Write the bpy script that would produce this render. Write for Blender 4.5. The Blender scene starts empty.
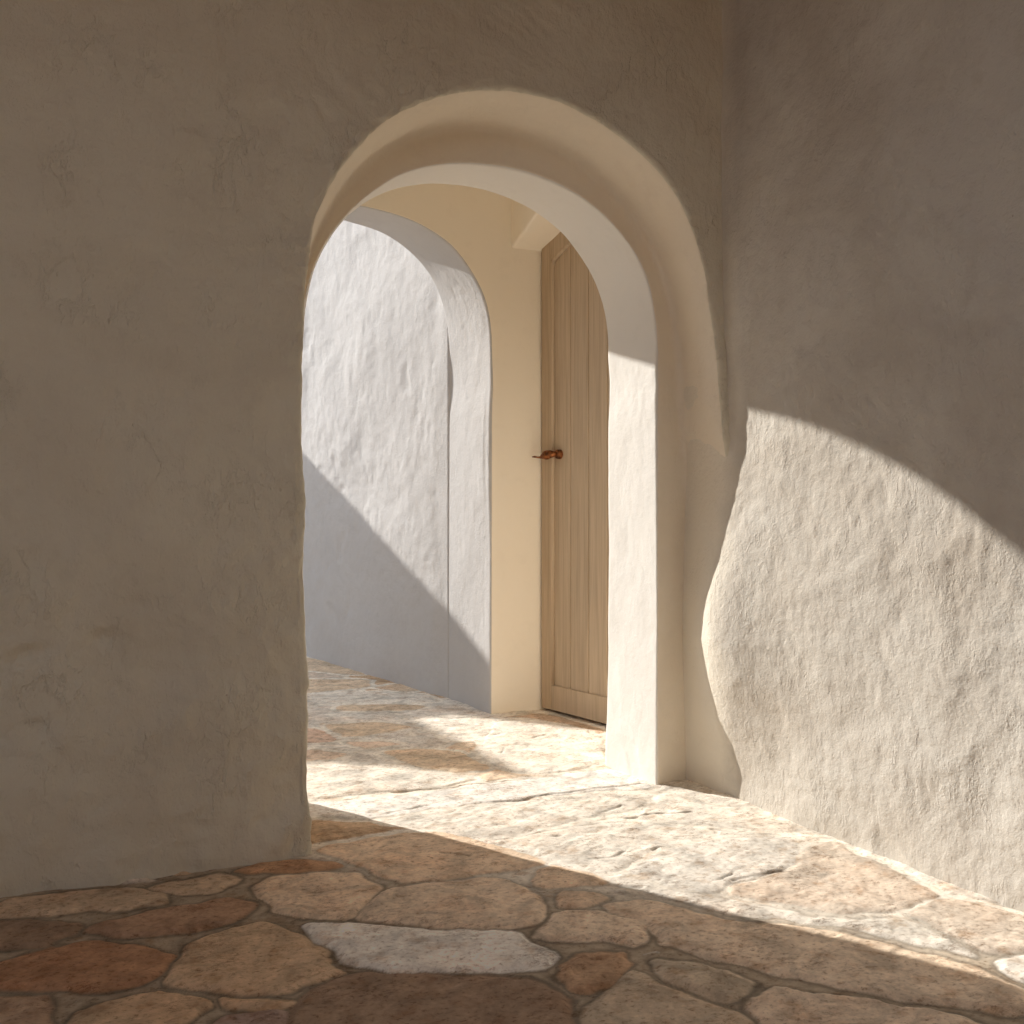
import bpy, math
import numpy as np
from mathutils import Vector, Matrix

# ---------------------------------------------------------------- camera, sky, sun, exposure
scene = bpy.context.scene
COL = scene.collection
cam_data = bpy.data.cameras.new('camera')
cam_data.sensor_fit = 'HORIZONTAL'
cam_data.sensor_width = 36.0
cam_data.lens = 36.0 * 1045.0 / 1024.0
cam_data.clip_start = 0.02
cam = bpy.data.objects.new('camera', cam_data)
COL.objects.link(cam)
cam.location = (0.0, 0.0, 0.85)
cam.rotation_euler = (math.radians(90), 0, -math.atan2(0.430, 0.903))
scene.camera = cam

SKY_COLOR = (0.80, 0.88, 1.0, 1.0)
SKY_STRENGTH = 1.0
SUN_ENERGY = 6.15
SUN_COLOR = (1.0, 0.958, 0.89)
SUN_DIR = Vector((1.0, -2.0, -1.1))
world = bpy.data.worlds.new('sky'); scene.world = world
world.use_nodes = True
bg = world.node_tree.nodes['Background']
bg.inputs['Color'].default_value = SKY_COLOR
bg.inputs['Strength'].default_value = SKY_STRENGTH
sun_data = bpy.data.lights.new('sun', 'SUN')
sun_data.energy = SUN_ENERGY
sun_data.color = SUN_COLOR
sun_data.angle = math.radians(0.6)
sun = bpy.data.objects.new('sun', sun_data)
COL.objects.link(sun)
sun.location = (-3, 9, 6)
sun.rotation_euler = SUN_DIR.to_track_quat('-Z', 'Y').to_euler()

vs = scene.view_settings
vs.view_transform = 'Standard'
vs.look = 'None'
vs.gamma = 1.0
vs.use_curve_mapping = False
vs.exposure = 0.0
scene.cycles.max_bounces = 16
scene.cycles.diffuse_bounces = 9

# ---------------------------------------------------------------- helpers
rng = np.random.RandomState(7)

def hash3(i, j, k):
    h = (i.astype(np.int64) * 374761393 + j.astype(np.int64) * 668265263 + k.astype(np.int64) * 2147483647 + 1274126177) & 0xffffffff
    h = ((h ^ (h >> 13)) * 1274126177) & 0xffffffff
    h = (h ^ (h >> 16)) & 0xffffffff
    h = (h * 2246822519) & 0xffffffff
    h = h ^ (h >> 15)
    return (h & 0xffffff) / float(0xffffff) * 2 - 1

def vnoise(P):
    I = np.floor(P); F = P - I; F = F * F * F * (F * (F * 6 - 15) + 10)
    I = I.astype(np.int64)
    r = 0
    for a in (0, 1):
        wa = F[:, 0] if a else 1 - F[:, 0]
        for b in (0, 1):
            wb = F[:, 1] if b else 1 - F[:, 1]
            for c in (0, 1):
                wc = F[:, 2] if c else 1 - F[:, 2]
                r = r + wa * wb * wc * hash3(I[:, 0] + a, I[:, 1] + b, I[:, 2] + c)
    return r

def fbm(P, octaves=4, seed=0.0):
    s = np.zeros(len(P)); a = 1.0; Q = P + seed
    for _ in range(octaves):
        s += a * vnoise(Q); a *= 0.5; Q = Q * 2.03 + 17.3
    return s

def ridged(P, octaves=3, seed=0.0):
    s = np.zeros(len(P)); a = 1.0; Q = P + seed
    for _ in range(octaves):
        s += a * (1 - 2 * np.abs(vnoise(Q))); a *= 0.5; Q = Q * 2.1 + 9.1
    return s

def smooth(e0, e1, x):
    t = np.clip((x - e0) / (e1 - e0), 0, 1)
    return t * t * (3 - 2 * t)

def tag(o, label, cat=None, kind=None, group=None):
    o['label'] = label
    if cat: o['category'] = cat
    if kind: o['kind'] = kind
    if group: o['group'] = group

def link_mesh(name, verts, faces, mat, parent=None, smooth_shade=True):
    me = bpy.data.meshes.new(name)
    verts = np.asarray(verts, dtype=np.float32).reshape(-1, 3)
    faces = np.asarray(faces, dtype=np.int32)
    me.vertices.add(len(verts)); me.vertices.foreach_set('co', verts.ravel())
    me.loops.add(faces.size); me.loops.foreach_set('vertex_index', faces.ravel())
    me.polygons.add(len(faces))
    me.polygons.foreach_set('loop_start', np.arange(0, faces.size, faces.shape[1], dtype=np.int32))
    me.polygons.foreach_set('loop_total', np.full(len(faces), faces.shape[1], dtype=np.int32))
    me.update(calc_edges=True)
    me.polygons.foreach_set('use_smooth', np.full(len(faces), smooth_shade))
    me.materials.append(mat)
    o = bpy.data.objects.new(name, me)
    COL.objects.link(o)
    if parent: o.parent = parent
    return o

def grid_faces(n, m, flip=False):
    idx = np.arange(n * m).reshape(n, m)
    a, b, c, d = idx[:-1, :-1], idx[:-1, 1:], idx[1:, 1:], idx[1:, :-1]
    q = np.stack([a, d, c, b] if flip else [a, b, c, d], -1)
    return q.reshape(-1, 4)

def grid_normals(P, flip=False):
    du = np.gradient(P, axis=0); dv = np.gradient(P, axis=1)
    n = np.cross(dv, du) if flip else np.cross(du, dv)
    return n / np.maximum(np.linalg.norm(n, axis=2, keepdims=True), 1e-9)

def plaster_relief(P, rough, seed):
    """hand trowelled lime plaster: undulation, lumps, drag ridges; rough 0..1 per point"""
    Q = P.reshape(-1, 3)
    W = Q + 0.05 * np.stack([vnoise(Q * 5 + 3), vnoise(Q * 5 + 31), vnoise(Q * 5 + 57)], 1)
    big = 0.011 * fbm(W * 1.7, 3, seed)
    mid = 0.0030 * fbm(W * 8.0, 3, seed + 5)
    S = W.copy(); S[:, 2] *= 0.55
    rid = 0.0016 * ridged(S * 15.0, 3, seed + 9) * smooth(-0.3, 0.6, fbm(W * 2.4, 2, seed + 13))
    chip = -0.0055 * smooth(0.45, 0.8, vnoise(W * 11.0 + seed)) * smooth(0.1, 0.5, vnoise(W * 2.1 + seed + 40))
    fine = 0.0012 * fbm(W * 38.0, 2, seed + 21)
    step = fbm(W * np.array([3.0, 3.0, 4.5]), 3, seed + 33) * 2.6
    fine = fine + 0.0022 * (smooth(0.86, 1.0, step % 1.0) - step % 1.0) * smooth(0.0, 0.5, vnoise(W * 1.9 + seed + 71))
    r = rough.reshape(-1)
    return (big * (0.45 + 0.55 * r) + (mid + rid + chip + fine) * r).reshape(P.shape[:2])

def polar_curve(pts, uc, ws):
    """returns u-left(w), radius(theta), u-right(w) interpolators of one arch outline"""
    p = np.array(pts, float)
    lo = p[(p[:, 1] <= ws)]
    L = lo[lo[:, 0] < uc]; L = L[np.argsort(L[:, 1])]
    R = lo[lo[:, 0] >= uc]; R = R[np.argsort(R[:, 1])]
    hi = p[p[:, 1] >= ws - 1e-6]
    th = np.arctan2(hi[:, 1] - ws, hi[:, 0] - uc); rr = np.hypot(hi[:, 0] - uc, hi[:, 1] - ws)
    o = np.argsort(th); th = th[o]; rr = rr[o]
    return L, (th, rr), R

def gsm(a, k):
    x = np.arange(-3 * k, 3 * k + 1); g = np.exp(-x * x / (2.0 * k * k)); g /= g.sum()
    ap = np.concatenate([2 * a[0] - a[1:3 * k + 1][::-1], a, 2 * a[-1] - a[-3 * k - 1:-1][::-1]])
    return np.convolve(ap, g, 'valid')

def sample_outline(pts, uc, ws, nl, na, nr, k=6):
    L, (th, rr), R = polar_curve(pts, uc, ws)
    wl = np.linspace(-0.02, ws, nl, endpoint=False)
    ul = np.interp(wl, L[:, 1], L[:, 0])
    T = np.linspace(math.pi, 0, na)
    r = np.interp(T, th, rr)
    ua, wa = uc + r * np.cos(T), ws + r * np.sin(T)
    wr = np.linspace(ws, -0.02, nr + 1)[1:]
    ur = np.interp(wr, R[:, 1], R[:, 0])
    u = np.concatenate([ul, ua, ur]); w = np.concatenate([wl, wa, wr])
    u = gsm(u, k); w2 = gsm(w, k); w2[0] = -0.02; w2[-1] = -0.02
    return u, w2

def bound_outline(uc, ws, nl, na, nr, u0, u1, top):
    wl = np.linspace(-0.02, ws, nl, endpoint=False); ul = np.full(nl, u0)
    T = np.linspace(math.pi, 0, na); c, s = np.cos(T), np.sin(T)
    with np.errstate(divide='ignore', invalid='ignore'):
        d = np.minimum(np.where(c > 1e-9, (u1 - uc) / np.maximum(c, 1e-9), np.where(c < -1e-9, (u0 - uc) / np.minimum(c, -1e-9), 1e9)),
                       np.where(s > 1e-9, (top - ws) / np.maximum(s, 1e-9), 1e9))
    wr = np.linspace(ws, -0.02, nr + 1)[1:]
    return np.concatenate([ul, uc + d * c, np.full(nr, u1)]), np.concatenate([wl, ws + d * s, wr])

def profile_surface(rings, radii, counts, powers):
    """rings: list of (T,3) control curves; rounded at inner rings; returns (T, M, 3)"""
    rings = [np.asarray(r, float) for r in rings]
    out = []
    prev = rings[0]
    n = len(rings)
    for i in range(1, n):
        cur = rings[i]
        start = prev
        if i < n - 1:
            d_in = rings[i - 1] - cur; d_out = rings[i + 1] - cur
            li = np.linalg.norm(d_in, axis=1, keepdims=True); lo = np.linalg.norm(d_out, axis=1, keepdims=True)
            ri = np.minimum(radii[i], 0.45 * li); ro = np.minimum(radii[i], 0.45 * lo)
            a = cur + d_in / np.maximum(li, 1e-6) * ri; b = cur + d_out / np.maximum(lo, 1e-6) * ro
        else:
            a = cur; b = None
        t = np.linspace(0, 1, counts[i - 1], endpoint=(b is None))
        t = t ** powers[i - 1] if powers[i - 1] > 0 else 1 - (1 - t) ** (-powers[i - 1])
        for x in t: out.append(start * (1 - x) + a * x)
        if b is not None:
            for x in np.linspace(0, 1, 7, endpoint=False):
                out.append(a * (1 - x) ** 2 + 2 * cur * x * (1 - x) + b * x * x)
            prev = b
    return np.stack(out, 1)

def box_mesh(lo, hi):
    x0, y0, z0 = lo; x1, y1, z1 = hi
    v = [(x0, y0, z0), (x1, y0, z0), (x1, y1, z0), (x0, y1, z0), (x0, y0, z1), (x1, y0, z1), (x1, y1, z1), (x0, y1, z1)]
    f = [(0, 3, 2, 1), (4, 5, 6, 7), (0, 1, 5, 4), (1, 2, 6, 5), (2, 3, 7, 6), (3, 0, 4, 7)]
    return v, f

def box(name, lo, hi, mat, parent=None):
    v, f = box_mesh(lo, hi)
    return link_mesh(name, v, f, mat, parent, False)

# ---------------------------------------------------------------- materials
def new_mat(name, rough=0.9):
    m = bpy.data.materials.new(name); m.use_nodes = True
    nt = m.node_tree; b = nt.nodes['Principled BSDF']
    b.inputs['Roughness'].default_value = rough
    b.inputs['Specular IOR Level'].default_value = 0.2
    return m, nt, b

def N(nt, t, **kw):
    n = nt.nodes.new(t)
    for k, v in kw.items():
        if k in n.inputs: n.inputs[k].default_value = v
        else: setattr(n, k, v)
    return n

def noise(nt, vec, scale, detail=4, rough=0.55, dist=0.0, stretch=None, rot=None):
    src = vec
    if stretch or rot:
        mp = nt.nodes.new('ShaderNodeMapping')
        if stretch: mp.inputs['Scale'].default_value = stretch
        if rot: mp.inputs['Rotation'].default_value = rot
        nt.links.new(vec, mp.inputs['Vector']); src = mp.outputs[0]
    n = nt.nodes.new('ShaderNodeTexNoise')
    n.inputs['Scale'].default_value = scale; n.inputs['Detail'].default_value = detail
    n.inputs['Roughness'].default_value = rough; n.inputs['Distortion'].default_value = dist
    nt.links.new(src, n.inputs['Vector'])
    return n.outputs['Fac']

def ramp(nt, fac, stops):
    r = nt.nodes.new('ShaderNodeValToRGB')
    el = r.color_ramp.elements
    while len(el) > 1: el.remove(el[-1])
    el[0].position, el[0].color = stops[0][0], stops[0][1]
    for p, c in stops[1:]:
        e = el.new(p); e.color = c
    nt.links.new(fac, r.inputs[0])
    return r.outputs['Color']

def g(v): return (v, v, v, 1)

def mathn(nt, op, a, b):
    m = nt.nodes.new('ShaderNodeMath'); m.operation = op
    for i, x in enumerate((a, b)):
        if isinstance(x, (int, float)): m.inputs[i].default_value = x
        else: nt.links.new(x, m.inputs[i])
    return m.outputs[0]

def mixc(nt, fac, a, b, mode='MIX'):
    m = nt.nodes.new('ShaderNodeMix'); m.data_type = 'RGBA'; m.blend_type = mode
    if isinstance(fac, (int, float)): m.inputs[0].default_value = fac
    else: nt.links.new(fac, m.inputs[0])
    for i, x in ((6, a), (7, b)):
        if isinstance(x, tuple): m.inputs[i].default_value = x
        else: nt.links.new(x, m.inputs[i])
    return m.outputs[2]

def bump(nt, b, height, strength, dist, chain=None):
    n = nt.nodes.new('ShaderNodeBump')
    n.inputs['Strength'].default_value = strength; n.inputs['Distance'].default_value = dist
    nt.links.new(height, n.inputs['Height'])
    if chain: nt.links.new(chain, n.inputs['Normal'])
    nt.links.new(n.outputs[0], b.inputs['Normal'])
    return n.outputs[0]

def plaster(name, base, stain, grain=1.0, brush=1.0, pits=0.5, blend=None):
    m, nt, b = new_mat(name, 0.93)
    co = nt.nodes.new('ShaderNodeTexCoord').outputs['Object']
    n1 = noise(nt, co, 2.2, 5, 0.6, 0.4)
    n2 = noise(nt, co, 14, 4, 0.6, 0.1)
    f = ramp(nt, n1, [(0.38, g(0)), (0.72, g(1))])
    c = mixc(nt, f, base, stain)
    f2 = ramp(nt, n2, [(0.55, g(0)), (0.8, g(0.55))])
    c = mixc(nt, f2, c, tuple(x * 0.93 for x in stain[:3]) + (1,))
    # scattered specks
    vo = nt.nodes.new('ShaderNodeTexVoronoi'); vo.inputs['Scale'].default_value = 22
    nt.links.new(co, vo.inputs['Vector'])
    sp = ramp(nt, vo.outputs['Distance'], [(0.03, g(1)), (0.07, g(0))])
    gate = ramp(nt, noise(nt, co, 3.1, 2), [(0.6, g(0)), (0.68, g(pits))])
    c = mixc(nt, mathn(nt, 'MULTIPLY', sp, gate), c, (0.35, 0.26, 0.19, 1))
    if blend:      # paler towards the arch: bounced light put into the colour
        sx = nt.nodes.new('ShaderNodeSeparateXYZ'); nt.links.new(co, sx.inputs[0])
        wob = mathn(nt, 'ADD', sx.outputs['Y'], mathn(nt, 'MULTIPLY', noise(nt, co, 6, 4), 0.12))
        mr = nt.nodes.new('ShaderNodeMapRange'); mr.inputs[1].default_value = 2.56; mr.inputs[2].default_value = 2.67
        nt.links.new(wob, mr.inputs[0])
        c = mixc(nt, mr.outputs[0], c, blend)
    nt.links.new(c, b.inputs['Base Color'])
    h1 = noise(nt, co, 70, 5, 0.65)
    h2 = noise(nt, co, 30, 5, 0.65, 0.0, stretch=(1, 1, 0.45), rot=(0.5, 0.35, 0))
    h3 = noise(nt, co, 11, 6, 0.62, 0.15)
    h4 = noise(nt, co, 17, 6, 0.6, 0.0, stretch=(1, 1.0, 0.5), rot=(0.5, 0.35, 0))
    ln = ramp(nt, h4, [(0.47, g(0)), (0.5, g(1)), (0.535, g(0))])
    ln2 = mathn(nt, 'MULTIPLY', ln, ramp(nt, noise(nt, co, 5.0, 3), [(0.48, g(0)), (0.62, g(1))]))
    pt = nt.nodes.new('ShaderNodeTexVoronoi'); pt.inputs['Scale'].default_value = 75
    nt.links.new(co, pt.inputs['Vector'])
    pit = mathn(nt, 'MULTIPLY', ramp(nt, pt.outputs['Distance'], [(0.1, g(0)), (0.3, g(1))]), 1.0)
    k = bump(nt, b, h3, 0.22 * brush, 0.02)
    k = bump(nt, b, h2, 0.30 * brush, 0.006, k)
    k = bump(nt, b, ln2, 0.35 * brush, 0.0022, k)
    k = bump(nt, b, pit, 0.25 * grain, 0.0010, k)
    k = bump(nt, b, h1, 0.55 * grain, 0.0028, k)
    return m

M_WALL = plaster('lime_plaster', (0.73, 0.69, 0.57, 1), (0.665, 0.61, 0.49, 1), 1.4, 2.3)
M_ROUGH = plaster('rough_lime_plaster', (0.60, 0.565, 0.505, 1), (0.49, 0.44, 0.375, 1), 1.6, 1.3, 1.0, blend=(0.80, 0.745, 0.64, 1))
M_SMOOTH = plaster('smooth_beige_plaster', (0.93, 0.86, 0.735, 1), (0.92, 0.845, 0.715, 1), 0.35, 0.3, 0.0)
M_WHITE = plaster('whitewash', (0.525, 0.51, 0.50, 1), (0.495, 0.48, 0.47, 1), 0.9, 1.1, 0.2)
M_JAMB = plaster('reveal_plaster', (0.81, 0.79, 0.75, 1), (0.80, 0.78, 0.735, 1), 0.6, 0.5, 0.0)
M_RECESS_LIT = plaster('recess_plaster_lit', (0.86, 0.785, 0.66, 1), (0.84, 0.755, 0.625, 1), 0.8, 1.2, 0.0)  # same plaster as the wall, base colour lifted to stand for bounced light

def stone_mat():
    m, nt, b = new_mat('flagstone', 0.82)
    b.inputs['Specular IOR Level'].default_value = 0.25
    co = nt.nodes.new('ShaderNodeTexCoord').outputs['Object']
    at = nt.nodes.new('ShaderNodeAttribute'); at.attribute_name = 'stone_color'
    mk = nt.nodes.new('ShaderNodeAttribute'); mk.attribute_name = 'stone_mask'
    n1 = noise(nt, co, 9, 6, 0.65, 0.8)
    n2 = noise(nt, co, 70, 6, 0.72, 0.0, stretch=(1, 1.25, 1), rot=(0, 0, 0.45))
    n4 = noise(nt, co, 17, 6, 0.7, 0.0)
    n3 = noise(nt, co, 3.0, 3, 0.6)
    f = ramp(nt, n1, [(0.34, g(0.70)), (0.5, g(1.0)), (0.68, g(1.22))])
    c = mixc(nt, 1.0, at.outputs['Color'], f, 'MULTIPLY')
    f2 = ramp(nt, n2, [(0.30, (0.45, 0.36, 0.29, 1)), (0.46, g(0.98)), (0.58, g(1.04)), (0.72, g(1.3))])
    c2 = mixc(nt, 1.0, c, f2, 'MULTIPLY')
    c2 = mixc(nt, 1.0, c2, ramp(nt, n4, [(0.34, (0.80, 0.71, 0.63, 1)), (0.47, g(1.0)), (0.64, (1.12, 1.13, 1.13, 1))]), 'MULTIPLY')
    rust = ramp(nt, n3, [(0.52, g(0)), (0.7, g(0.45))])
    c2 = mixc(nt, mathn(nt, 'MULTIPLY', rust, mk.outputs['Fac']), c2, mixc(nt, 1.0, c2, (1.06, 0.92, 0.82, 1), 'MULTIPLY'))
    nt.links.new(c2, b.inputs['Base Color'])
    hA = noise(nt, co, 30, 7, 0.68, 1.0, stretch=(1, 1.9, 1), rot=(0, 0, 0.45))
    hB = noise(nt, co, 130, 4, 0.65)
    hC = noise(nt, co, 11, 7, 0.7, 0.0, stretch=(1, 3.2, 1), rot=(0, 0, 0.45))
    vein = ramp(nt, hC, [(0.482, g(1)), (0.5, g(0)), (0.506, g(1))])
    vg = ramp(nt, noise(nt, co, 7, 3), [(0.5, g(0)), (0.62, g(1))])
    vein = mixc(nt, mathn(nt, 'MULTIPLY', vg, mk.outputs['Fac']), g(1), vein)
    c3 = mixc(nt, 1.0, c2, mixc(nt, vein, (0.42, 0.29, 0.21, 1), g(1)), 'MULTIPLY')
    nt.links.new(c3, b.inputs['Base Color'])
    k = bump(nt, b, hA, 0.5, 0.0022)
    k = bump(nt, b, vein, 0.5, 0.003, k)
    k = bump(nt, b, hB, 0.5, 0.0016, k)
    return m
M_STONE = stone_mat()

def wood_mat(name, c1, c2):
    m, nt, b = new_mat(name, 0.62)
    b.inputs['Specular IOR Level'].default_value = 0.3
    co = nt.nodes.new('ShaderNodeTexCoord').outputs['Object']
    n1 = noise(nt, co, 26, 5, 0.6, 0.5, stretch=(1, 1, 0.06))
    n2 = noise(nt, co, 90, 3, 0.6, 0.2, stretch=(1, 1, 0.03))
    c = ramp(nt, n1, [(0.3, c1), (0.7, c2)])
    f = ramp(nt, n2, [(0.35, g(0.88)), (0.6, g(1.04))])
    nt.links.new(mixc(nt, 1.0, c, f, 'MULTIPLY'), b.inputs['Base Color'])
    bump(nt, b, n2, 0.25, 0.001)
    return m
M_WOOD = wood_mat('limed_oak', (0.47, 0.36, 0.245, 1), (0.56, 0.44, 0.31, 1))

def metal_mat():
    m, nt, b = new_mat('aged_copper', 0.42)
    b.inputs['Metallic'].default_value = 0.85
    co = nt.nodes.new('ShaderNodeTexCoord').outputs['Object']
    c = ramp(nt, noise(nt, co, 60, 4), [(0.35, (0.07, 0.03, 0.015, 1)), (0.65, (0.42, 0.16, 0.06, 1))])
    nt.links.new(c, b.inputs['Base Color'])
    return m
M_METAL = metal_mat()

# ---------------------------------------------------------------- wall with the recessed arch
UC, WS = 1.28, 1.2
NL, NA, NR = 130, 420, 130
OUTER_EDGE = [(0.672, -0.1), (0.672, 0.0), (0.664, 0.08), (0.663, 0.28), (0.657, 0.506), (0.652, 0.73), (0.647, 0.88), (0.643, 1.079), (0.643, 1.2),
      (0.648, 1.3), (0.655, 1.40), (0.664, 1.475), (0.682, 1.572), (0.713, 1.66), (0.775, 1.765), (0.905, 1.89), (1.027, 1.954), (1.137, 1.989), (1.263, 2.003),
      (1.378, 1.996), (1.501, 1.962), (1.624, 1.905), (1.715, 1.843), (1.782, 1.771), (1.828, 1.681), (1.862, 1.586), (1.884, 1.474),
      (1.907, 1.365), (1.927, 1.224), (1.929, 1.2), (1.945, 1.05), (1.975, 0.9), (1.995, 0.7), (1.995, -0.1)]
DEEP_EDGE = [(0.69, -0.1), (0.68, 0.9), (0.68, 1.2), (0.688, 1.4), (0.72, 1.55), (0.784, 1.689), (0.849, 1.788), (0.93, 1.865), (1.039, 1.926), (1.184, 1.964),
      (1.306, 1.972), (1.428, 1.953), (1.558, 1.909), (1.657, 1.849), (1.744, 1.775), (1.811, 1.695), (1.863, 1.6), (1.898, 1.485),
      (1.917, 1.336), (1.925, 1.2), (1.945, 1.03), (1.975, 0.85), (1.99, 0.7), (1.99, -0.1)]
FRONT_EDGE = [(0.70, -0.1), (0.692, 1.2), (0.700, 1.399), (0.718, 1.483), (0.757, 1.573), (0.816, 1.656), (0.895, 1.733), (0.977, 1.794), (1.075, 1.832),
      (1.174, 1.852), (1.294, 1.858), (1.415, 1.845), (1.544, 1.806), (1.643, 1.748), (1.729, 1.668), (1.782, 1.587), (1.81, 1.474),
      (1.82, 1.311), (1.821, 1.2), (1.821, -0.1)]
BACK_EDGE = [(0.775, -0.1), (0.76, 1.2), (0.765, 1.36), (0.785, 1.5), (0.82, 1.62), (0.88, 1.715), (0.956, 1.785), (1.045, 1.839), (1.14, 1.868), (1.233, 1.881),
      (1.329, 1.881), (1.427, 1.868), (1.528, 1.836), (1.632, 1.774), (1.718, 1.686), (1.773, 1.597), (1.801, 1.505), (1.812, 1.364),
      (1.815, 1.2), (1.812, 0.6), (1.80, -0.1)]
def ring(pts, v, uc=UC, ws=WS, nn=(NL, NA, NR), k=6):
    u, w = sample_outline(pts, uc, ws, *nn, k=k)
    return np.stack([u, np.full_like(u, v), w], 1)
def bring(v, u0, u1, top, uc=UC, ws=WS, nn=(NL, NA, NR)):
    u, w = bound_outline(uc, ws, *nn, u0, u1, top)
    return np.stack([u, np.full_like(u, v), w], 1)
ROOM_TOP = 2.9
rings = [bring(3.05, -2.6, 2.06, ROOM_TOP), ring(BACK_EDGE, 3.05), ring(FRONT_EDGE, 2.765), ring(DEEP_EDGE, 2.79),
         ring(OUTER_EDGE, 2.576, k=4), bring(2.576, -2.6, 2.06, ROOM_TOP)]
P = profile_surface(rings, [0, 0.012, 0.010, 0.04, 0.014, 0], [30, 34, 14, 24, 200], [-1.4, 1, 1, 1, 1.35])
nrm = grid_normals(P)
c0 = 30 + 7 + 34 + 7 + 14 + 7 + 24
rough = np.full(P.shape[:2], 0.35)
rough[:, 30 + 7:30 + 7 + 34] = 0.4
rough[:, c0 + 3:] = 1.0
lip = np.exp(-((np.arange(P.shape[1]) - (c0 + 3)) / 6.0) ** 2)[None, :]
rough = rough + 1.1 * lip
low = smooth(1.3, 0.5, P[:, :, 2]) * 1.0
rough[:, c0 + 3:] += low[:, c0 + 3:]
D = plaster_relief(P, rough, 2.0)
# keep the measured edges where they are: drop the slow undulation inside the opening
D[:, c0 + 8:] *= 1 + 0.5 * smooth(1.6, 0.7, P[:, c0 + 8:, 2])
P2 = P + nrm * D[:, :, None] * 0.9
o = link_mesh('wall_left', P2, grid_faces(P.shape[0], P.shape[1]), M_WALL)
o.data.materials.append(M_JAMB)
cols = np.tile(np.arange(P.shape[1] - 1), P.shape[0] - 1)
o.data.polygons.foreach_set('material_index', ((cols > 12) & (cols < 30 + 7 + 34 + 4)).astype(np.int32) + 2 * ((cols >= 30 + 7 + 34 + 4) & (cols < c0 + 2)).astype(np.int32))
o.data.materials.append(M_RECESS_LIT)
tag(o, 'thick plastered wall on the left with the recessed round archway cut through it', None, 'structure')

# ---------------------------------------------------------------- right wall (rough, catches the sun)
v = np.concatenate([np.arange(-2.6, 1.2, 0.06), np.arange(1.2, 2.9, 0.0085)])
w = np.arange(-0.02, ROOM_TOP, 0.0095)
V, W = np.meshgrid(v, w, indexing='ij')
P = np.stack([np.full_like(V, 1.94), V, W], -1)
bw = np.interp(W, [0, .057, .148, .223, .344, .464, .555, .705, .886, 1.067, 1.175, 1.4, 3],
               [-.008, -.012, 0.0, .02, .036, .052, .045, .018, 0.0, -.013, -.015, .008, 0.015])
bul = bw * np.exp(-((V - 2.57) / 0.17) ** 2)
rough = 0.62 + 0.45 * smooth(2.75, 2.2, V) + 0.15 * smooth(2.0, 1.5, V)
rough *= 1 - 0.7 * smooth(2.66, 2.76, V)
D = plaster_relief(P, rough, 11.0)
D *= 1 - 0.6 * smooth(2.45, 2.6, V)
base = 1.94 - bul - D
hi_o = sorted([p for p in OUTER_EDGE if p[0] > 1.6], key=lambda p: p[1]); hi_d = sorted([p for p in DEEP_EDGE if p[0] > 1.6], key=lambda p: p[1])
uo = np.interp(W, [p[1] for p in hi_o], [p[0] for p in hi_o]); ud = np.interp(W, [p[1] for p in hi_d], [p[0] for p in hi_d])
ur = uo + (ud - uo) * np.clip((V - 2.576) / 0.214, 0, 1) - 0.003
kk = 0.02
h_ = np.clip(0.5 + 0.5 * (base - ur) / kk, 0, 1)
sm = base * (1 - h_) + ur * h_ - kk * h_ * (1 - h_)
wt = smooth(2.54, 2.60, V) * smooth(1.36, 1.22, W)
P[:, :, 0] = base * (1 - wt) + sm * wt
o = link_mesh('wall_right', P, grid_faces(*V.shape), M_ROUGH)
tag(o, 'rough whitewashed wall on the right with the curved patch of sunlight', None, 'structure')

# ---------------------------------------------------------------- second arch wall beyond the first
UC2, WS2 = 0.95, 1.3
NN2 = (60, 300, 90)
FR2 = [(-0.14, -0.1), (-0.14, 1.5), (-0.08, 1.85), (0.1, 2.1), (0.4, 2.2), (0.7, 2.20), (0.85, 2.19), (1.04, 2.10), (1.197, 2.068), (1.347, 2.058), (1.43, 2.046), (1.51, 2.023), (1.643, 1.955),
       (1.747, 1.83), (1.79, 1.75), (1.812, 1.66), (1.818, 1.5), (1.818, 1.3), (1.816, -0.1)]
BK2 = [(-0.16, -0.1), (-0.16, 1.5), (-0.1, 2.0), (0.05, 2.15), (0.25, 2.25), (0.48, 2.355), (0.6, 2.385), (0.78, 2.34), (0.95, 2.245), (1.1, 2.16), (1.2, 2.145), (1.325, 2.125), (1.49, 2.096), (1.623, 2.02), (1.72, 1.92),
       (1.785, 1.76), (1.802, 1.6), (1.804, 1.3), (1.80, -0.1)]  # unseen left halves shaped to outline the sun patch on the right wall
rings = [bring(4.46, -0.9, 2.5, 4.6, UC2, WS2, NN2), ring(BK2, 4.46, UC2, WS2, NN2, 4), ring(FR2, 4.03, UC2, WS2, NN2, 4),
         bring(4.03, -0.9, 2.5, 4.6, UC2, WS2, NN2)]
P = profile_surface(rings, [0, 0.008, 0.014, 0], [30, 44, 120], [-1.3, 1, 1.3])
nrm = grid_normals(P)
rough = np.full(P.shape[:2], 0.15); rough[:, 32:78] = 0.6; rough[:, :30] = 0.6
D = plaster_relief(P, rough, 23.0)
D *= np.clip((np.arange(P.shape[1]) - 40) / 14.0, 0, 1)[None, :]
P = P + nrm * D[:, :, None] * 0.7
me_f = grid_faces(P.shape[0], P.shape[1])
o = link_mesh('wall_back', P, me_f, M_SMOOTH)
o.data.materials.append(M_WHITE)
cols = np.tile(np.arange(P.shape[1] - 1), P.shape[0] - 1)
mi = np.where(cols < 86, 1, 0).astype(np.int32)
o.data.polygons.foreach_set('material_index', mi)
tag(o, 'second plastered wall seen through the first arch, with a smaller looking arch of its own', None, 'structure')

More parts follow.
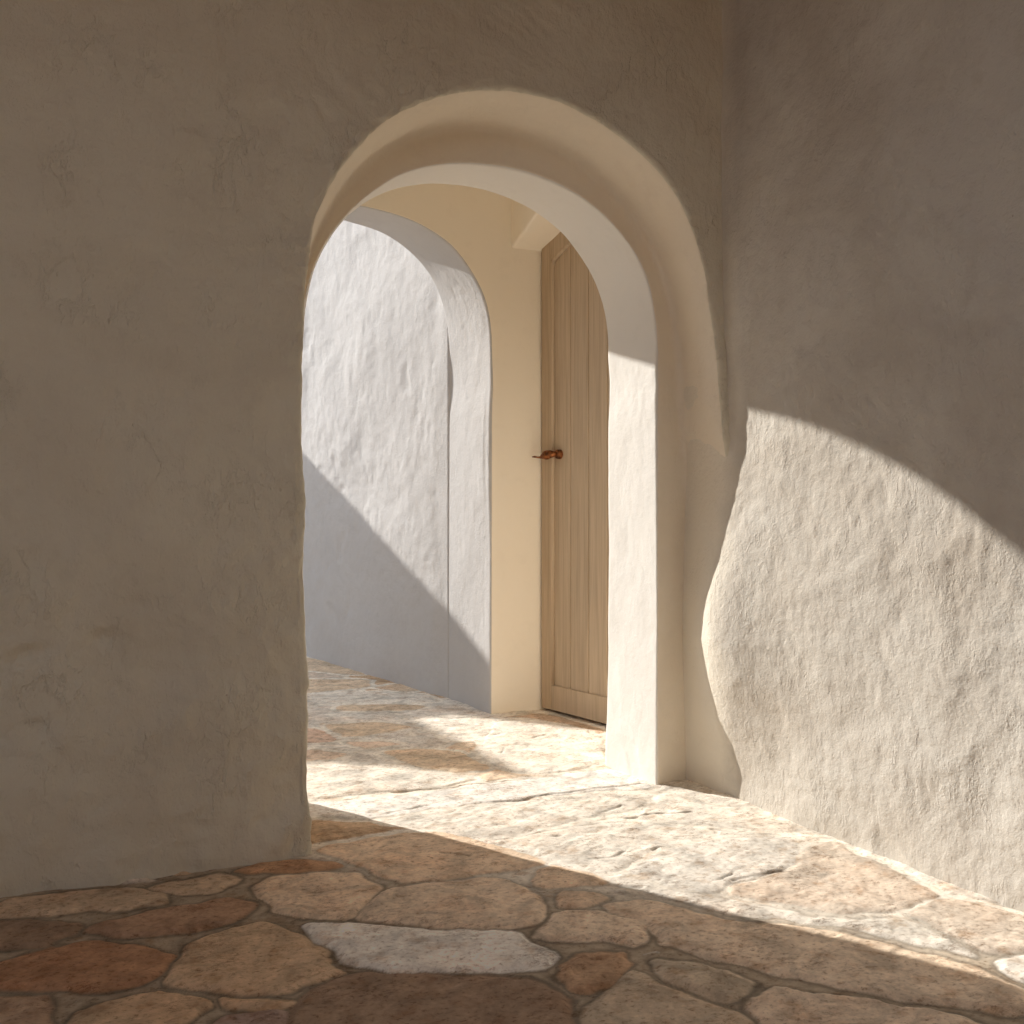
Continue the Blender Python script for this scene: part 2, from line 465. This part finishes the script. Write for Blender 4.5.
# ---------------------------------------------------------------- passage side wall with the door niche
prof = [(4.07, -0.03), (4.07, 1.97), (4.02, 1.985), (3.9, 2.025), (3.8, 2.067), (3.68, 2.10), (3.55, 2.11), (3.42, 2.10), (3.3, 2.067), (3.2, 2.02), (3.12, 1.95), (3.1, 1.9), (3.1, -0.03)]
pp = np.array(prof)
seg = np.concatenate([[0], np.cumsum(np.hypot(*np.diff(pp, axis=0).T))])
ts = np.linspace(0, seg[-1], 420)
pv, pw = np.interp(ts, seg, pp[:, 0]), np.interp(ts, seg, pp[:, 1])
cv, cw = 3.55, 1.2
dv, dw = pv - cv, pw - cw
s_ = np.minimum(0.58 / np.maximum(np.abs(dv), 1e-6), np.where(dw > 1e-6, 1.5 / np.maximum(dw, 1e-6), 1e9))
below = pw < cw
bv = np.where(below, cv + np.sign(dv) * 0.58, cv + dv * s_); bwv = np.where(below, pw, cw + dw * s_)
rA = np.stack([np.full_like(pv, 2.34), pv, pw], 1)
rB = np.stack([np.full_like(pv, 1.92), pv, pw], 1)
rC = np.stack([np.full_like(pv, 1.92), bv, bwv], 1)
P = profile_surface([rA, rB, rC], [0, 0.01, 0], [30, 60], [1, 1.2])
P = P + grid_normals(P)[:, :, :] * (plaster_relief(P, np.full(P.shape[:2], 0.12), 31.0) * 0.6)[:, :, None]
o = link_mesh('wall_passage', P, grid_faces(P.shape[0], P.shape[1]), M_SMOOTH)
tag(o, 'smooth beige wall of the passage holding the niche of the wooden door', None, 'structure')
o = box('wall_passage_left', (-0.55, 3.03, -0.02), (-0.45, 4.05, 2.75), M_SMOOTH)
tag(o, 'beige end wall of the passage hidden behind the left wall', None, 'structure')

o = box('niche_light_block', (2.30, 3.04, -0.02), (2.36, 4.08, 2.3), M_SMOOTH)  # added out of sight to stop sky light leaking under the door
tag(o, 'unseen panel added behind the wooden door to block sky light', None, 'structure')

# ---------------------------------------------------------------- whitewashed courtyard wall beyond
A = np.array([1.803, 4.452]); B = np.array([1.576, 6.13]); Cc = np.array([0.9, 9.2])
def path(s):
    L1 = np.linalg.norm(B - A); L2 = np.linalg.norm(Cc - B)
    return np.where(s[:, None] < L1, A + (B - A) * (s[:, None] / L1), B + (Cc - B) * ((s[:, None] - L1) / L2))
ss = np.concatenate([np.arange(0, 2.1, 0.014), np.arange(2.1, 4.8, 0.1)])
w = np.concatenate([np.arange(-0.02, 3.0, 0.014), np.arange(3.0, 4.7, 0.15)])
pt = path(ss)
P = np.stack([np.repeat(pt[:, :1], len(w), 1), np.repeat(pt[:, 1:], len(w), 1), np.repeat(w[None], len(ss), 0)], -1)
D = plaster_relief(P, np.full(P.shape[:2], 1.0), 41.0)
D *= smooth(0.04, 0.16, ss)[:, None]
P[:, :, 0] -= D
P[0, :, 0] = 1.89; P[0, :, 1] = 4.40      # returns into the pillar
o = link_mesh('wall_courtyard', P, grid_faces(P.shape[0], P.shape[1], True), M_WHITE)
tag(o, 'white courtyard wall beyond the second arch, crossed by a diagonal shadow', None, 'structure')

# added wall out of view, top edge shaped to throw the diagonal shadow
prof = [(1.2, -0.02), (1.2, 2.3), (0.39, 2.48), (-0.22, 2.62), (-0.46, 2.68), (-0.52, 2.42), (-0.72, 2.43), (-1.22, 3.0), (-1.52, 2.76), (-1.62, 2.74), (-1.64, 0.6), (-3.0, 0.6), (-3.0, -0.02)]
n = len(prof)
vv = [(a, 8.5, b) for a, b in prof] + [(a, 8.85, b) for a, b in prof]
me = bpy.data.meshes.new('wall_shadow_caster')
me.from_pydata(vv, [], [tuple(range(n)), tuple(range(2 * n - 1, n - 1, -1))] + [(i, i + n, (i + 1) % n + n, (i + 1) % n) for i in range(n)])
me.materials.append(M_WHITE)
o = bpy.data.objects.new('wall_shadow_caster', me); COL.objects.link(o)
tag(o, 'unseen white wall added beyond the archways, its top shaped to cast the diagonal shadow', None, 'structure')

# ---------------------------------------------------------------- ceilings and the closed sides of the shaded porch
def wall_with_opening(name, lo, hi, olo, ohi, mat, axis):
    # four slabs around one rectangular opening, one mesh; axis = thickness axis
    a = 1 - axis
    V = []; F = []
    def add(l, h):
        v, f = box_mesh(l, h); n = len(V); V.extend(v); F.extend([tuple(i + n for i in q) for q in f])
    def mk(a0, a1, z0, z1):
        l = [0, 0, z0]; h = [0, 0, z1]
        l[axis], h[axis] = lo[axis], hi[axis]; l[a], h[a] = a0, a1
        add(tuple(l), tuple(h))
    mk(lo[a], olo[0], lo[2], hi[2]); mk(ohi[0], hi[a], lo[2], hi[2])
    mk(olo[0], ohi[0], ohi[1], hi[2]); mk(olo[0], ohi[0], lo[2], olo[1])
    return link_mesh(name, V, F, mat, None, False)
M_TIMBER = wood_mat('brown_timber', (0.33, 0.2, 0.11, 1), (0.42, 0.27, 0.16, 1))
o = wall_with_opening('wall_porch_end', (-2.72, -1.7, -0.02), (-2.6, 3.06, ROOM_TOP + 0.1), (0.0, 0.0), (1.6, 2.1), M_TIMBER, 0)  # opening out of view, sized for the sky light it admits
tag(o, 'timber end wall of the porch to the far left, with an unseen opening sized to let in sky light', None, 'structure')
o = box('wall_rear', (-2.72, -1.72, -0.02), (2.3, -1.6, ROOM_TOP + 0.1), M_TIMBER)
tag(o, 'brown timber wall closing the porch behind the viewer', None, 'structure')
HX0, HX1, HY0, HY1 = -1.4, 1.6, -1.1, 0.6      # unseen roof opening added to light the porch floor from above
V4 = []; F4 = []
for l, h in (((-2.6, -1.6, ROOM_TOP), (HX0, 3.06, ROOM_TOP + 0.2)), ((HX1, -1.6, ROOM_TOP), (2.3, 3.06, ROOM_TOP + 0.2)),
             ((HX0, -1.6, ROOM_TOP), (HX1, HY0, ROOM_TOP + 0.2)), ((HX0, HY1, ROOM_TOP), (HX1, 3.06, ROOM_TOP + 0.2))):
    v_, f_ = box_mesh(l, h); n_ = len(V4); V4 += v_; F4 += [tuple(i + n_ for i in q) for q in f_]
o = link_mesh('ceiling', V4, F4, M_TIMBER, None, False)
tag(o, 'brown timber ceiling of the shaded porch with an opening added to let in sky light', None, 'structure')
o = box('ceiling_passage', (-0.5, 3.04, 2.7), (2.34, 4.05, 2.85), M_SMOOTH)
tag(o, 'plastered ceiling of the narrow passage between the arches', None, 'structure')

# ---------------------------------------------------------------- flagstone floor
STONES = [
('beige',[(-0.029,2.556),(0.062,2.553),(0.165,2.552),(0.258,2.515),(0.309,2.435),(0.297,2.388),(0.185,2.396),(0.087,2.412),(-0.065,2.454)]),
('dark',[(-0.065,2.436),(0.067,2.391),(0.129,2.315),(0.116,2.282),(0.054,2.251),(-0.06,2.275)]),
('dark2',[(0.145,2.33),(0.284,2.368),(0.415,2.364),(0.468,2.3),(0.428,2.226),(0.307,2.202),(0.201,2.23),(0.139,2.288)]),
('beige',[(0.28,2.511),(0.444,2.529),(0.474,2.469),(0.43,2.412),(0.344,2.419),(0.312,2.454)]),
('rust',[(-0.058,2.185),(-0.021,2.206),(0.052,2.247),(0.154,2.236),(0.236,2.17),(0.272,2.096),(0.258,2.044),(0.205,1.996),(0.118,1.994),(0.038,2.049),(-0.056,2.107)]),
('tan',[(0.299,2.145),(0.389,2.18),(0.467,2.195),(0.503,2.143),(0.534,2.002),(0.554,1.884),(0.538,1.873),(0.425,1.843),(0.316,1.921),(0.242,1.973),(0.265,2.031),(0.292,2.082)]),
('brown',[(-0.055,2.071),(0.047,2.027),(0.069,1.904),(0.059,1.835),(-0.05,1.887)]),
('tan',[(0.115,1.945),(0.182,1.954),(0.24,1.944),(0.297,1.891),(0.302,1.856),(0.267,1.825),(0.233,1.752),(0.052,1.839)]),
('tan',[(0.331,1.888),(0.397,1.84),(0.433,1.81),(0.396,1.795),(0.329,1.847)]),
('dark',[(0.417,1.801),(0.485,1.836),(0.564,1.875),(0.649,1.848),(0.73,1.777),(0.805,1.742),(0.864,1.704),(0.872,1.634),(0.871,1.585),(0.818,1.474),(0.415,1.666)]),
('mauve',[(0.323,1.814),(0.403,1.791),(0.413,1.725),(0.386,1.679),(0.27,1.735)]),
('rust2',[(0.468,2.533),(0.517,2.565),(0.644,2.553),(0.716,2.47),(0.665,2.447),(0.502,2.494)]),
('tan2',[(0.489,2.426),(0.55,2.463),(0.655,2.436),(0.732,2.407),(0.748,2.288),(0.684,2.197),(0.632,2.134),(0.557,2.182),(0.499,2.247),(0.482,2.339)]),
('tan2',[(0.693,2.598),(0.774,2.631),(1.009,2.633),(1.084,2.501),(1.148,2.364),(1.178,2.258),(1.048,2.257),(0.884,2.26),(0.804,2.29),(0.773,2.372),(0.734,2.478)]),
('tan3',[(0.638,2.125),(0.69,2.194),(0.752,2.265),(0.869,2.253),(1.018,2.225),(1.066,2.137),(1.052,2.041),(0.998,1.96),(0.937,1.93),(0.863,1.965),(0.785,2.008),(0.708,2.08)]),
('white',[(0.544,2.158),(0.66,2.085),(0.78,1.994),(0.931,1.916),(0.942,1.85),(0.947,1.795),(0.911,1.762),(0.868,1.74),(0.735,1.789),(0.635,1.865),(0.577,1.916),(0.553,1.983),(0.532,2.062)]),
('tan2',[(1.147,2.225),(1.192,2.243),(1.224,2.143),(1.247,2.072),(1.168,2.081),(1.089,2.112),(1.092,2.168)]),
('tan2',[(1.103,2.071),(1.183,2.039),(1.173,1.997),(1.114,1.973),(1.078,2.016)]),
('tan3',[(0.971,1.92),(1.056,1.988),(1.153,1.929),(1.173,1.841),(1.144,1.77),(1.095,1.751),(1.036,1.822),(0.955,1.871)]),
('tan3',[(1.162,1.982),(1.261,1.955),(1.322,1.842),(1.362,1.775),(1.471,1.699),(1.534,1.595),(1.594,1.497),(1.635,1.403),(1.633,1.325),(1.626,1.258),(1.574,1.218),(1.503,1.26),(1.44,1.33),(1.374,1.404),(1.302,1.505),(1.261,1.538),(1.222,1.639),(1.158,1.731),(1.176,1.805),(1.169,1.897)]),
('rust3',[(0.93,1.753),(1.004,1.778),(1.072,1.736),(1.055,1.694),(0.973,1.639),(0.91,1.612),(0.893,1.7)]),
('olive',[(1.098,1.688),(1.18,1.644),(1.199,1.577),(1.21,1.513),(1.133,1.476),(1.101,1.534),(1.067,1.617)]),
('olive2',[(0.882,1.555),(0.952,1.613),(1.032,1.671),(1.053,1.583),(1.115,1.461),(1.11,1.393),(1.084,1.347),(0.829,1.468)]),
('tan3',[(1.135,1.459),(1.234,1.492),(1.32,1.421),(1.414,1.306),(1.468,1.23),(1.519,1.176),(1.477,1.143),(1.131,1.307),(1.125,1.386)]),
('slab',[(0.727,3.035),(1.049,2.989),(1.355,2.999),(1.598,2.994),(1.78,3.01),(1.794,2.736),(1.637,2.785),(1.299,2.81),(1.115,2.827),(0.911,2.813),(0.799,2.866),(0.698,2.915)]),
('cream',[(0.91,2.792),(1.107,2.808),(1.611,2.759),(1.768,2.697),(1.639,2.577),(1.359,2.547),(1.154,2.496),(1.019,2.658)]),
('cream',[(1.654,2.559),(1.788,2.688),(1.84,2.505),(1.907,2.438),(1.92,2.259),(1.902,2.198),(1.711,2.338),(1.579,2.484)]),
('cream',[(1.024,2.626),(1.155,2.468),(1.354,2.508),(1.544,2.469),(1.677,2.315),(1.651,2.269),(1.452,2.237),(1.316,2.137),(1.255,2.15),(1.203,2.254),(1.158,2.385)]),
('cream2',[(1.332,2.122),(1.453,2.21),(1.642,2.236),(1.843,2.168),(1.784,2.061),(1.664,1.987),(1.513,1.953),(1.396,1.945),(1.346,2.032)]),
('peach',[(1.44,1.924),(1.654,1.96),(1.784,2.061),(1.92,2.104),(1.903,1.962),(1.882,1.792),(1.861,1.703),(1.725,1.676),(1.584,1.705),(1.513,1.796)]),
('peach',[(1.736,1.658),(1.865,1.681),(1.915,1.579),(1.929,1.493),(1.818,1.406),(1.701,1.436),(1.716,1.565)]),
('cream',[(1.241,2.127),(1.307,2.118),(1.332,2.01),(1.414,1.895),(1.484,1.778),(1.58,1.671),(1.7,1.638),(1.69,1.549),(1.675,1.438),(1.62,1.522),(1.56,1.622),(1.492,1.725),(1.383,1.801),(1.29,1.988)]),
('cream2',[(1.681,1.42),(1.797,1.39),(1.664,1.288),(1.661,1.348)]),
('cream',[(1.756,3.848),(1.921,3.861),(2.001,3.623),(2.017,3.432),(1.821,3.1),(1.659,3.038),(1.551,3.045),(1.477,3.155),(1.47,3.348),(1.584,3.561)]),
('brown2',[(1.823,3.954),(2.036,3.95),(2.091,3.559),(2.053,3.494),(2.029,3.674),(1.94,3.899)]),
('cream',[(1.464,3.988),(1.617,4.1),(1.757,3.939),(1.595,3.652),(1.478,3.748)]),
('ochre',[(1.533,6.15),(1.626,5.829),(1.662,5.556),(1.715,5.332),(1.59,5.316),(1.405,5.637)]),
('ochre',[(1.32,5.298),(1.635,5.148),(1.564,4.909),(1.218,4.886)]),
('ochre',[(1.577,4.903),(1.741,4.958),(1.78,4.711),(1.663,4.735)]),
('cream',[(1.226,4.734),(1.447,4.838),(1.729,4.642),(1.737,4.406),(1.566,4.46),(1.275,4.571)]),
('ochre',[(1.302,4.504),(1.517,4.428),(1.641,4.342),(1.569,4.273),(1.471,4.293),(1.268,4.39)]),
('ochre',[(1.13,4.125),(1.343,4.068),(1.433,3.937),(1.315,3.887),(1.14,3.849),(1.12,3.959)]),
('terra',[(0.988,4.127),(1.082,4.039),(1.1,3.849),(1.061,3.791),(0.924,3.856)]),
('terra2',[(0.929,3.726),(1.062,3.611),(1.0,3.523),(0.856,3.575)]),
('terra2',[(1.108,3.769),(1.236,3.745),(1.287,3.665),(1.166,3.649)]),
('ochre',[(1.177,3.556),(1.292,3.571),(1.421,3.457),(1.441,3.281),(1.426,3.164),(1.291,3.184),(1.23,3.303),(1.208,3.44)]),
('cream',[(0.843,3.518),(1.022,3.417),(1.207,3.239),(1.348,3.07),(1.201,3.045),(1.009,3.058),(0.74,3.088)]),
]

TINT = {
 'beige': (.66, .50, .345), 'dark': (.36, .25, .17), 'dark2': (.45, .29, .19), 'rust': (.50, .285, .165), 'rust2': (.60, .36, .21),
 'rust3': (.55, .36, .225), 'tan': (.66, .475, .31), 'tan2': (.80, .62, .45), 'tan3': (.80, .64, .48), 'brown': (.48, .335, .23),
 'mauve': (.44, .32, .26), 'white': (.93, .87, .78), 'olive': (.62, .52, .39), 'olive2': (.60, .49, .36), 'slab': (.90, .85, .78),
 'cream': (.82, .755, .66), 'cream2': (.80, .74, .655), 'peach': (.68, .58, .475), 'ochre': (.74, .59, .43), 'terra': (.76, .56, .43),
 'terra2': (.80, .64, .50), 'brown2': (.62, .46, .33)}
def chaikin(p, n=1):
    p = np.asarray(p, float)
    for _ in range(n):
        q = np.roll(p, -1, 0)
        p = np.stack([p * .87 + q * .13, p * .13 + q * .87], 1).reshape(-1, 2)
    return p
def sdf(Q, poly):
    a = poly; b = np.roll(poly, -1, 0)
    d2 = np.full(len(Q), 1e9); ins = np.zeros(len(Q), bool)
    for (x0, y0), (x1, y1) in zip(a, b):
        ex, ey = x1 - x0, y1 - y0
        t = np.clip(((Q[:, 0] - x0) * ex + (Q[:, 1] - y0) * ey) / (ex * ex + ey * ey + 1e-12), 0, 1)
        dx, dy = Q[:, 0] - x0 - t * ex, Q[:, 1] - y0 - t * ey
        d2 = np.minimum(d2, dx * dx + dy * dy)
        if abs(ey) > 1e-12:
            c = ((y0 > Q[:, 1]) != (y1 > Q[:, 1])) & (Q[:, 0] < (x1 - x0) * (Q[:, 1] - y0) / ey + x0)
            ins ^= c
    return np.where(ins, -1, 1) * np.sqrt(d2)

us = np.concatenate([np.arange(-5.0, -0.2, 0.12), np.arange(-0.2, 2.2, 0.0045), np.arange(2.2, 2.8, 0.1)])
vsx = np.concatenate([np.arange(-5.0, 1.15, 0.12), np.arange(1.15, 3.1, 0.0045), np.arange(3.1, 4.3, 0.0065), np.arange(4.3, 6.6, 0.012), np.arange(6.6, 9.8, 0.12)])
U, V = np.meshgrid(us, vsx, indexing='ij')
Q0 = np.stack([U.ravel(), V.ravel()], 1)
Q3 = np.concatenate([Q0, np.zeros((len(Q0), 1))], 1)
Q = Q0 + 0.012 * np.stack([fbm(Q3 * 14, 3, 1.0), fbm(Q3 * 14, 3, 50.0)], 1)
best = np.full(len(Q), 1e9)
colr = np.tile(np.array([.35, .28, .2]), (len(Q), 1))
flat = np.ones(len(Q)); level = np.zeros(len(Q))
for k, (name, pts) in enumerate(STONES):
    poly = chaikin(pts, 2)
    lo = poly.min(0) - 0.12; hi = poly.max(0) + 0.12
    sel = np.where((Q[:, 0] > lo[0]) & (Q[:, 0] < hi[0]) & (Q[:, 1] > lo[1]) & (Q[:, 1] < hi[1]))[0]
    if not len(sel): continue
    d = sdf(Q[sel], poly)
    upd = d < best[sel]
    s2 = sel[upd]
    best[s2] = d[upd]
    c = np.array(TINT[name]) * (1 + 0.05 * rng.uniform(-1, 1))
    colr[s2] = c
    flat[s2] = 0.25 if name == 'slab' else 1.0
    level[s2] = rng.uniform(-0.002, 0.002)
# stones of the unseen floor around, loosely packed
cell = 0.42
gi, gj = np.meshgrid(np.arange(-13, 8), np.arange(-13, 25), indexing='ij')
seeds = np.stack([gi.ravel(), gj.ravel()], 1) * cell + rng.uniform(-0.15, 0.15, (gi.size, 2))
keep = np.ones(len(seeds), bool)
for name, pts in STONES:
    keep &= sdf(seeds, np.array(pts)) > 0.10
seeds = seeds[keep]
cs = np.array([TINT[k] for k in ('tan', 'beige', 'cream', 'cream2', 'tan3', 'peach')])[rng.randint(0, 6, len(seeds))]
far = best > 0.035
idx = np.where(far)[0]
d1 = np.full(len(idx), 1e9); d2 = np.full(len(idx), 1e9); own = np.zeros(len(idx), int)
for j, sd in enumerate(seeds):
    d = np.hypot(Q[idx, 0] - sd[0], Q[idx, 1] - sd[1])
    nb = d < d1
    d2 = np.where(nb, d1, np.minimum(d2, d)); own = np.where(nb, j, own); d1 = np.where(nb, d, d1)
vd = np.maximum(-(d2 - d1) / 2 + 0.022, 0.04 - best[idx])
take = vd < 0.02
best[idx[take]] = vd[take]; colr[idx[take]] = cs[own[take]]
best = best - 0.004
inside = smooth(0.004, -0.003, best)
CRACKS = [
[(0.785, 3.054), (0.897, 3.049), (1.068, 3.043), (1.225, 3.021), (1.36, 3.01), (1.522, 2.988)],
[(0.914, 2.823), (1.122, 2.846), (1.312, 2.803), (1.495, 2.802), (1.649, 2.806), (1.772, 2.787)],
[(0.971, 2.732), (1.026, 2.769), (1.07, 2.792), (1.131, 2.774)],
[(1.552, 2.508), (1.613, 2.511), (1.74, 2.473)],
[(1.465, 2.239), (1.529, 2.253), (1.65, 2.26)],
[(1.405, 2.632), (1.498, 2.566), (1.56, 2.603), (1.602, 2.618)],
[(1.289, 2.246), (1.341, 2.238), (1.399, 2.271)],
[(1.402, 1.97), (1.455, 1.981), (1.545, 2.012)],
[(1.7, 2.314), (1.751, 2.26), (1.884, 2.177)],
[(1.997, 3.919), (2.094, 3.922)],
[(1.601, 4.06), (1.767, 3.981)],
[(1.547, 3.715), (1.686, 3.649)],
[(1.776, 3.527), (1.853, 3.569)],
[(1.553, 3.36), (1.619, 3.451)],
[(0.966, 2.451), (1.022, 2.39)],
[(1.722, 1.658), (1.82, 1.695), (1.86, 1.696)],
[(1.215, 2.081), (1.291, 2.03)],
[(1.511, 1.969), (1.581, 1.965), (1.65, 1.978)],
[(1.708, 1.443), (1.743, 1.437), (1.798, 1.432)],
[(1.508, 2.254), (1.59, 2.26)],
[(1.236, 2.545), (1.243, 2.463), (1.309, 2.451)],
[(1.722, 1.658), (1.711, 1.568), (1.681, 1.42)],
]
crk = np.full(len(Q), 1e9)
for pl in CRACKS:
    p_ = np.array(pl); lo = p_.min(0) - 0.06; hi = p_.max(0) + 0.06
    sel = np.where((Q[:, 0] > lo[0]) & (Q[:, 0] < hi[0]) & (Q[:, 1] > lo[1]) & (Q[:, 1] < hi[1]))[0]
    for (x0, y0), (x1, y1) in zip(pl[:-1], pl[1:]):
        ex, ey = x1 - x0, y1 - y0
        t = np.clip(((Q[sel, 0] - x0) * ex + (Q[sel, 1] - y0) * ey) / (ex * ex + ey * ey), 0, 1)
        crk[sel] = np.minimum(crk[sel], np.hypot(Q[sel, 0] - x0 - t * ex, Q[sel, 1] - y0 - t * ey))
crack = smooth(0.008, 0.002, crk) * smooth(-0.5, 0.4, fbm(Q3 * 9, 2, 77.0))
Vf = Q0[:, 1]
lime = smooth(1.95, 2.45, Vf + 1.0 * (Q0[:, 0] - 1.0))[:, None]  # limewashed joints past the arch; the sunlit zone's brightness is also painted in
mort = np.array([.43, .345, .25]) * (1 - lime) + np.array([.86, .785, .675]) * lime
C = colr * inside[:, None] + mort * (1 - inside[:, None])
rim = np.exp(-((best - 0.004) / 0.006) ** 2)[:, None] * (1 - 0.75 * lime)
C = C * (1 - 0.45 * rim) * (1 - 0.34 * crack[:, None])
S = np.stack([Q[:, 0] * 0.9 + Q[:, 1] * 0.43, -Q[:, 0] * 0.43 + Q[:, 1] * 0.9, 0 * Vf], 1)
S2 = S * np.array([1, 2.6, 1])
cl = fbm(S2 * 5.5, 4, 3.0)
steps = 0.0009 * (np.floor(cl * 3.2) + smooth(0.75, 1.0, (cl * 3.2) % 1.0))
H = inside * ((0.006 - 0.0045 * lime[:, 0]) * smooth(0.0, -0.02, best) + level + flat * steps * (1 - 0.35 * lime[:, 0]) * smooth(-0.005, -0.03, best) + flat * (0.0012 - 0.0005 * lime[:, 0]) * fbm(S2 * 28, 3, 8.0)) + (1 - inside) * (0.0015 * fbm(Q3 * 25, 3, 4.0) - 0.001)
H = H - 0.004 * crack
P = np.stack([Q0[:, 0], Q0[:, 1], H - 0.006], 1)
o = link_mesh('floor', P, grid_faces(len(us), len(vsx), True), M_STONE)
ca = o.data.color_attributes.new('stone_color', 'FLOAT_COLOR', 'POINT')
ca.data.foreach_set('color', np.concatenate([C, np.ones((len(C), 1))], 1).astype(np.float32).ravel())
fa = o.data.attributes.new('stone_mask', 'FLOAT', 'POINT')
fa.data.foreach_set('value', inside.astype(np.float32))
tag(o, 'uneven flagstone floor in tan, rust and cream stone with wide mortar joints', None, 'structure')

# ---------------------------------------------------------------- wooden door in its niche
# door plane runs from (2.056, 4.00) to (2.20, 3.10); local x along the leaf (from the niche side towards the viewer), y out of the leaf, z up
D0 = Vector((2.076, 4.02, 0.0)); D1 = Vector((2.2155, 3.12, 0.0))
dx_ = (D1 - D0).normalized(); dy_ = Vector((-dx_.y, dx_.x, 0)) * -1
if dy_.x > 0: dy_ = -dy_
door = bpy.data.objects.new('door_1', None); COL.objects.link(door)
Mx = Matrix.Identity(4)
Mx.col[0] = (*dx_, 0); Mx.col[1] = (*dy_, 0); Mx.col[2] = (0, 0, 1, 0); Mx.col[3] = (*D0, 1)
door.matrix_world = Mx
tag(door, 'pale wooden plank door standing in the niche behind the second pillar', None, 'structure')
DL = (D1 - D0).length
hx = np.array([0, .03, .12, .22, .34, .47, .60, .72, .82, .90, DL + .01])
hz = np.array([1.985, 1.995, 2.035, 2.075, 2.105, 2.115, 2.105, 2.075, 2.035, 1.98, 1.93])
def head(x, off=0.0): return np.interp(x, hx, hz) - off
def slab(name, xs, z0, ztop, y0, y1, parent, mat=M_WOOD):
    """extruded board following the head curve; xs samples along the leaf; y0 back, y1 front (arrays allowed for y1)"""
    xs = np.asarray(xs, float); k = len(xs)
    zt = ztop(xs) if callable(ztop) else np.full(k, ztop)
    zb = z0(xs) if callable(z0) else np.full(k, z0)
    yf = y1(xs) if callable(y1) else np.full(k, y1)
    v = []
    for y in (yf, np.full(k, y0)):
        v += [(x, yy, z) for x, yy, z in zip(xs, y, zb)] + [(x, yy, z) for x, yy, z in zip(xs, y, zt)]
    v = np.array(v); F = []
    for i in range(k - 1):
        F += [(i, i + 1, k + i + 1, k + i), (2 * k + i + 1, 2 * k + i, 3 * k + i, 3 * k + i + 1),
              (k + i, k + i + 1, 3 * k + i + 1, 3 * k + i), (i + 1, i, 2 * k + i, 2 * k + i + 1)]
    F += [(0, k, 3 * k, 2 * k), (k - 1, 3 * k - 1, 4 * k - 1, 2 * k - 1)]
    return link_mesh(name, v, F, mat, parent, False)
FW = 0.068            # width of the stile beside the niche edge
slab('door_stile', np.linspace(0, FW, 8), 0.008, head, -0.02, 0.022, door)
slab('door_stile', np.linspace(DL - FW, DL, 8), 0.008, head, -0.02, 0.022, door)
slab('door_head', np.linspace(FW, DL - FW, 30), lambda x: head(x, 0.088), head, -0.02, 0.021, door)
slab('door_rail', [FW, DL - FW], 0.008, 0.112, -0.02, 0.02, door)
xs = []
def ply(x):
    ph = (x - FW) / 0.1207
    fr = np.abs(ph - np.round(ph)) * 0.1207
    inner = (x > FW + 0.02) & (x < DL - FW - 0.02)
    return 0.011 - 0.006 * np.exp(-(fr / 0.0028) ** 2) * inner
slab('door_panel', np.linspace(FW, DL - FW, 420), 0.112, lambda x: head(x, 0.088), -0.015, ply, door)
def tube(name, pts, radii, mat, parent, seg=14, squash=None, up=(0, 0, 1)):
    pts = [Vector(p) for p in pts]; V = []; F = []
    for i, p in enumerate(pts):
        t = (pts[min(i + 1, len(pts) - 1)] - pts[max(i - 1, 0)]).normalized()
        a = t.cross(Vector(up))
        if a.length < 1e-3: a = t.cross(Vector((1, 0, 0)))
        a.normalize(); b = t.cross(a)
        ra = radii[i]; rb = ra * (squash[i] if squash else 1)
        for s in range(seg):
            th = 2 * math.pi * s / seg
            V.append(p + a * ra * math.cos(th) + b * rb * math.sin(th))
    for i in range(len(pts) - 1):
        for s in range(seg):
            F.append((i * seg + s, i * seg + (s + 1) % seg, (i + 1) * seg + (s + 1) % seg, (i + 1) * seg + s))
    me = bpy.data.meshes.new(name)
    me.from_pydata([tuple(q) for q in V], [], F + [tuple(range(seg))[::-1], tuple(range((len(pts) - 1) * seg, len(pts) * seg))])
    for p in me.polygons: p.use_smooth = True
    me.materials.append(mat)
    ob = bpy.data.objects.new(name, me); COL.objects.link(ob); ob.parent = parent
    return ob
# quarter-round bead between stile and planks, following the head
bx = np.concatenate([[FW + .003, FW + .003], np.linspace(FW + .012, DL - FW - .012, 30), [DL - FW - .006] * 2])
bz = np.concatenate([[0.112, 1.9], head(np.linspace(FW + .012, DL - FW - .012, 30), 0.094), [1.9, 0.112]])
tube('door_bead', [(x, 0.0155, z) for x, z in zip(bx, bz)], [0.0095] * len(bx), M_WOOD, door, 10, None, (0, 1, 0))
hx0 = 0.118; hz0 = 1.094
esc = tube('door_handle', [(hx0, 0.006, hz0), (hx0, 0.012, hz0), (hx0, 0.026, hz0), (hx0, 0.031, hz0), (hx0, 0.034, hz0)],
           [0.019, 0.021, 0.020, 0.016, 0.010], M_METAL, door, 20)
esc['label'] = 'aged copper door handle'
tube('spindle', [(hx0, 0.028, hz0), (hx0 - .003, 0.042, hz0), (hx0 - .012, 0.052, hz0), (hx0 - .03, 0.056, hz0 - .002)],
     [0.011, 0.012, 0.017, 0.019], M_METAL, esc, 16)
tube('lever', [(hx0 - .022, 0.055, hz0 - .001), (hx0 - .038, 0.058, hz0 - .004), (hx0 - .055, 0.061, hz0 - .009), (hx0 - .066, 0.064, hz0 - .012),
               (hx0 - .082, 0.068, hz0 - .011), (hx0 - .1, 0.072, hz0 - .008), (hx0 - .112, 0.074, hz0 - .008)],
     [0.019, 0.020, 0.015, 0.009, 0.0065, 0.0065, 0.004], M_METAL, esc, 16, [1, 1, .8, .6, .55, .7, .7])
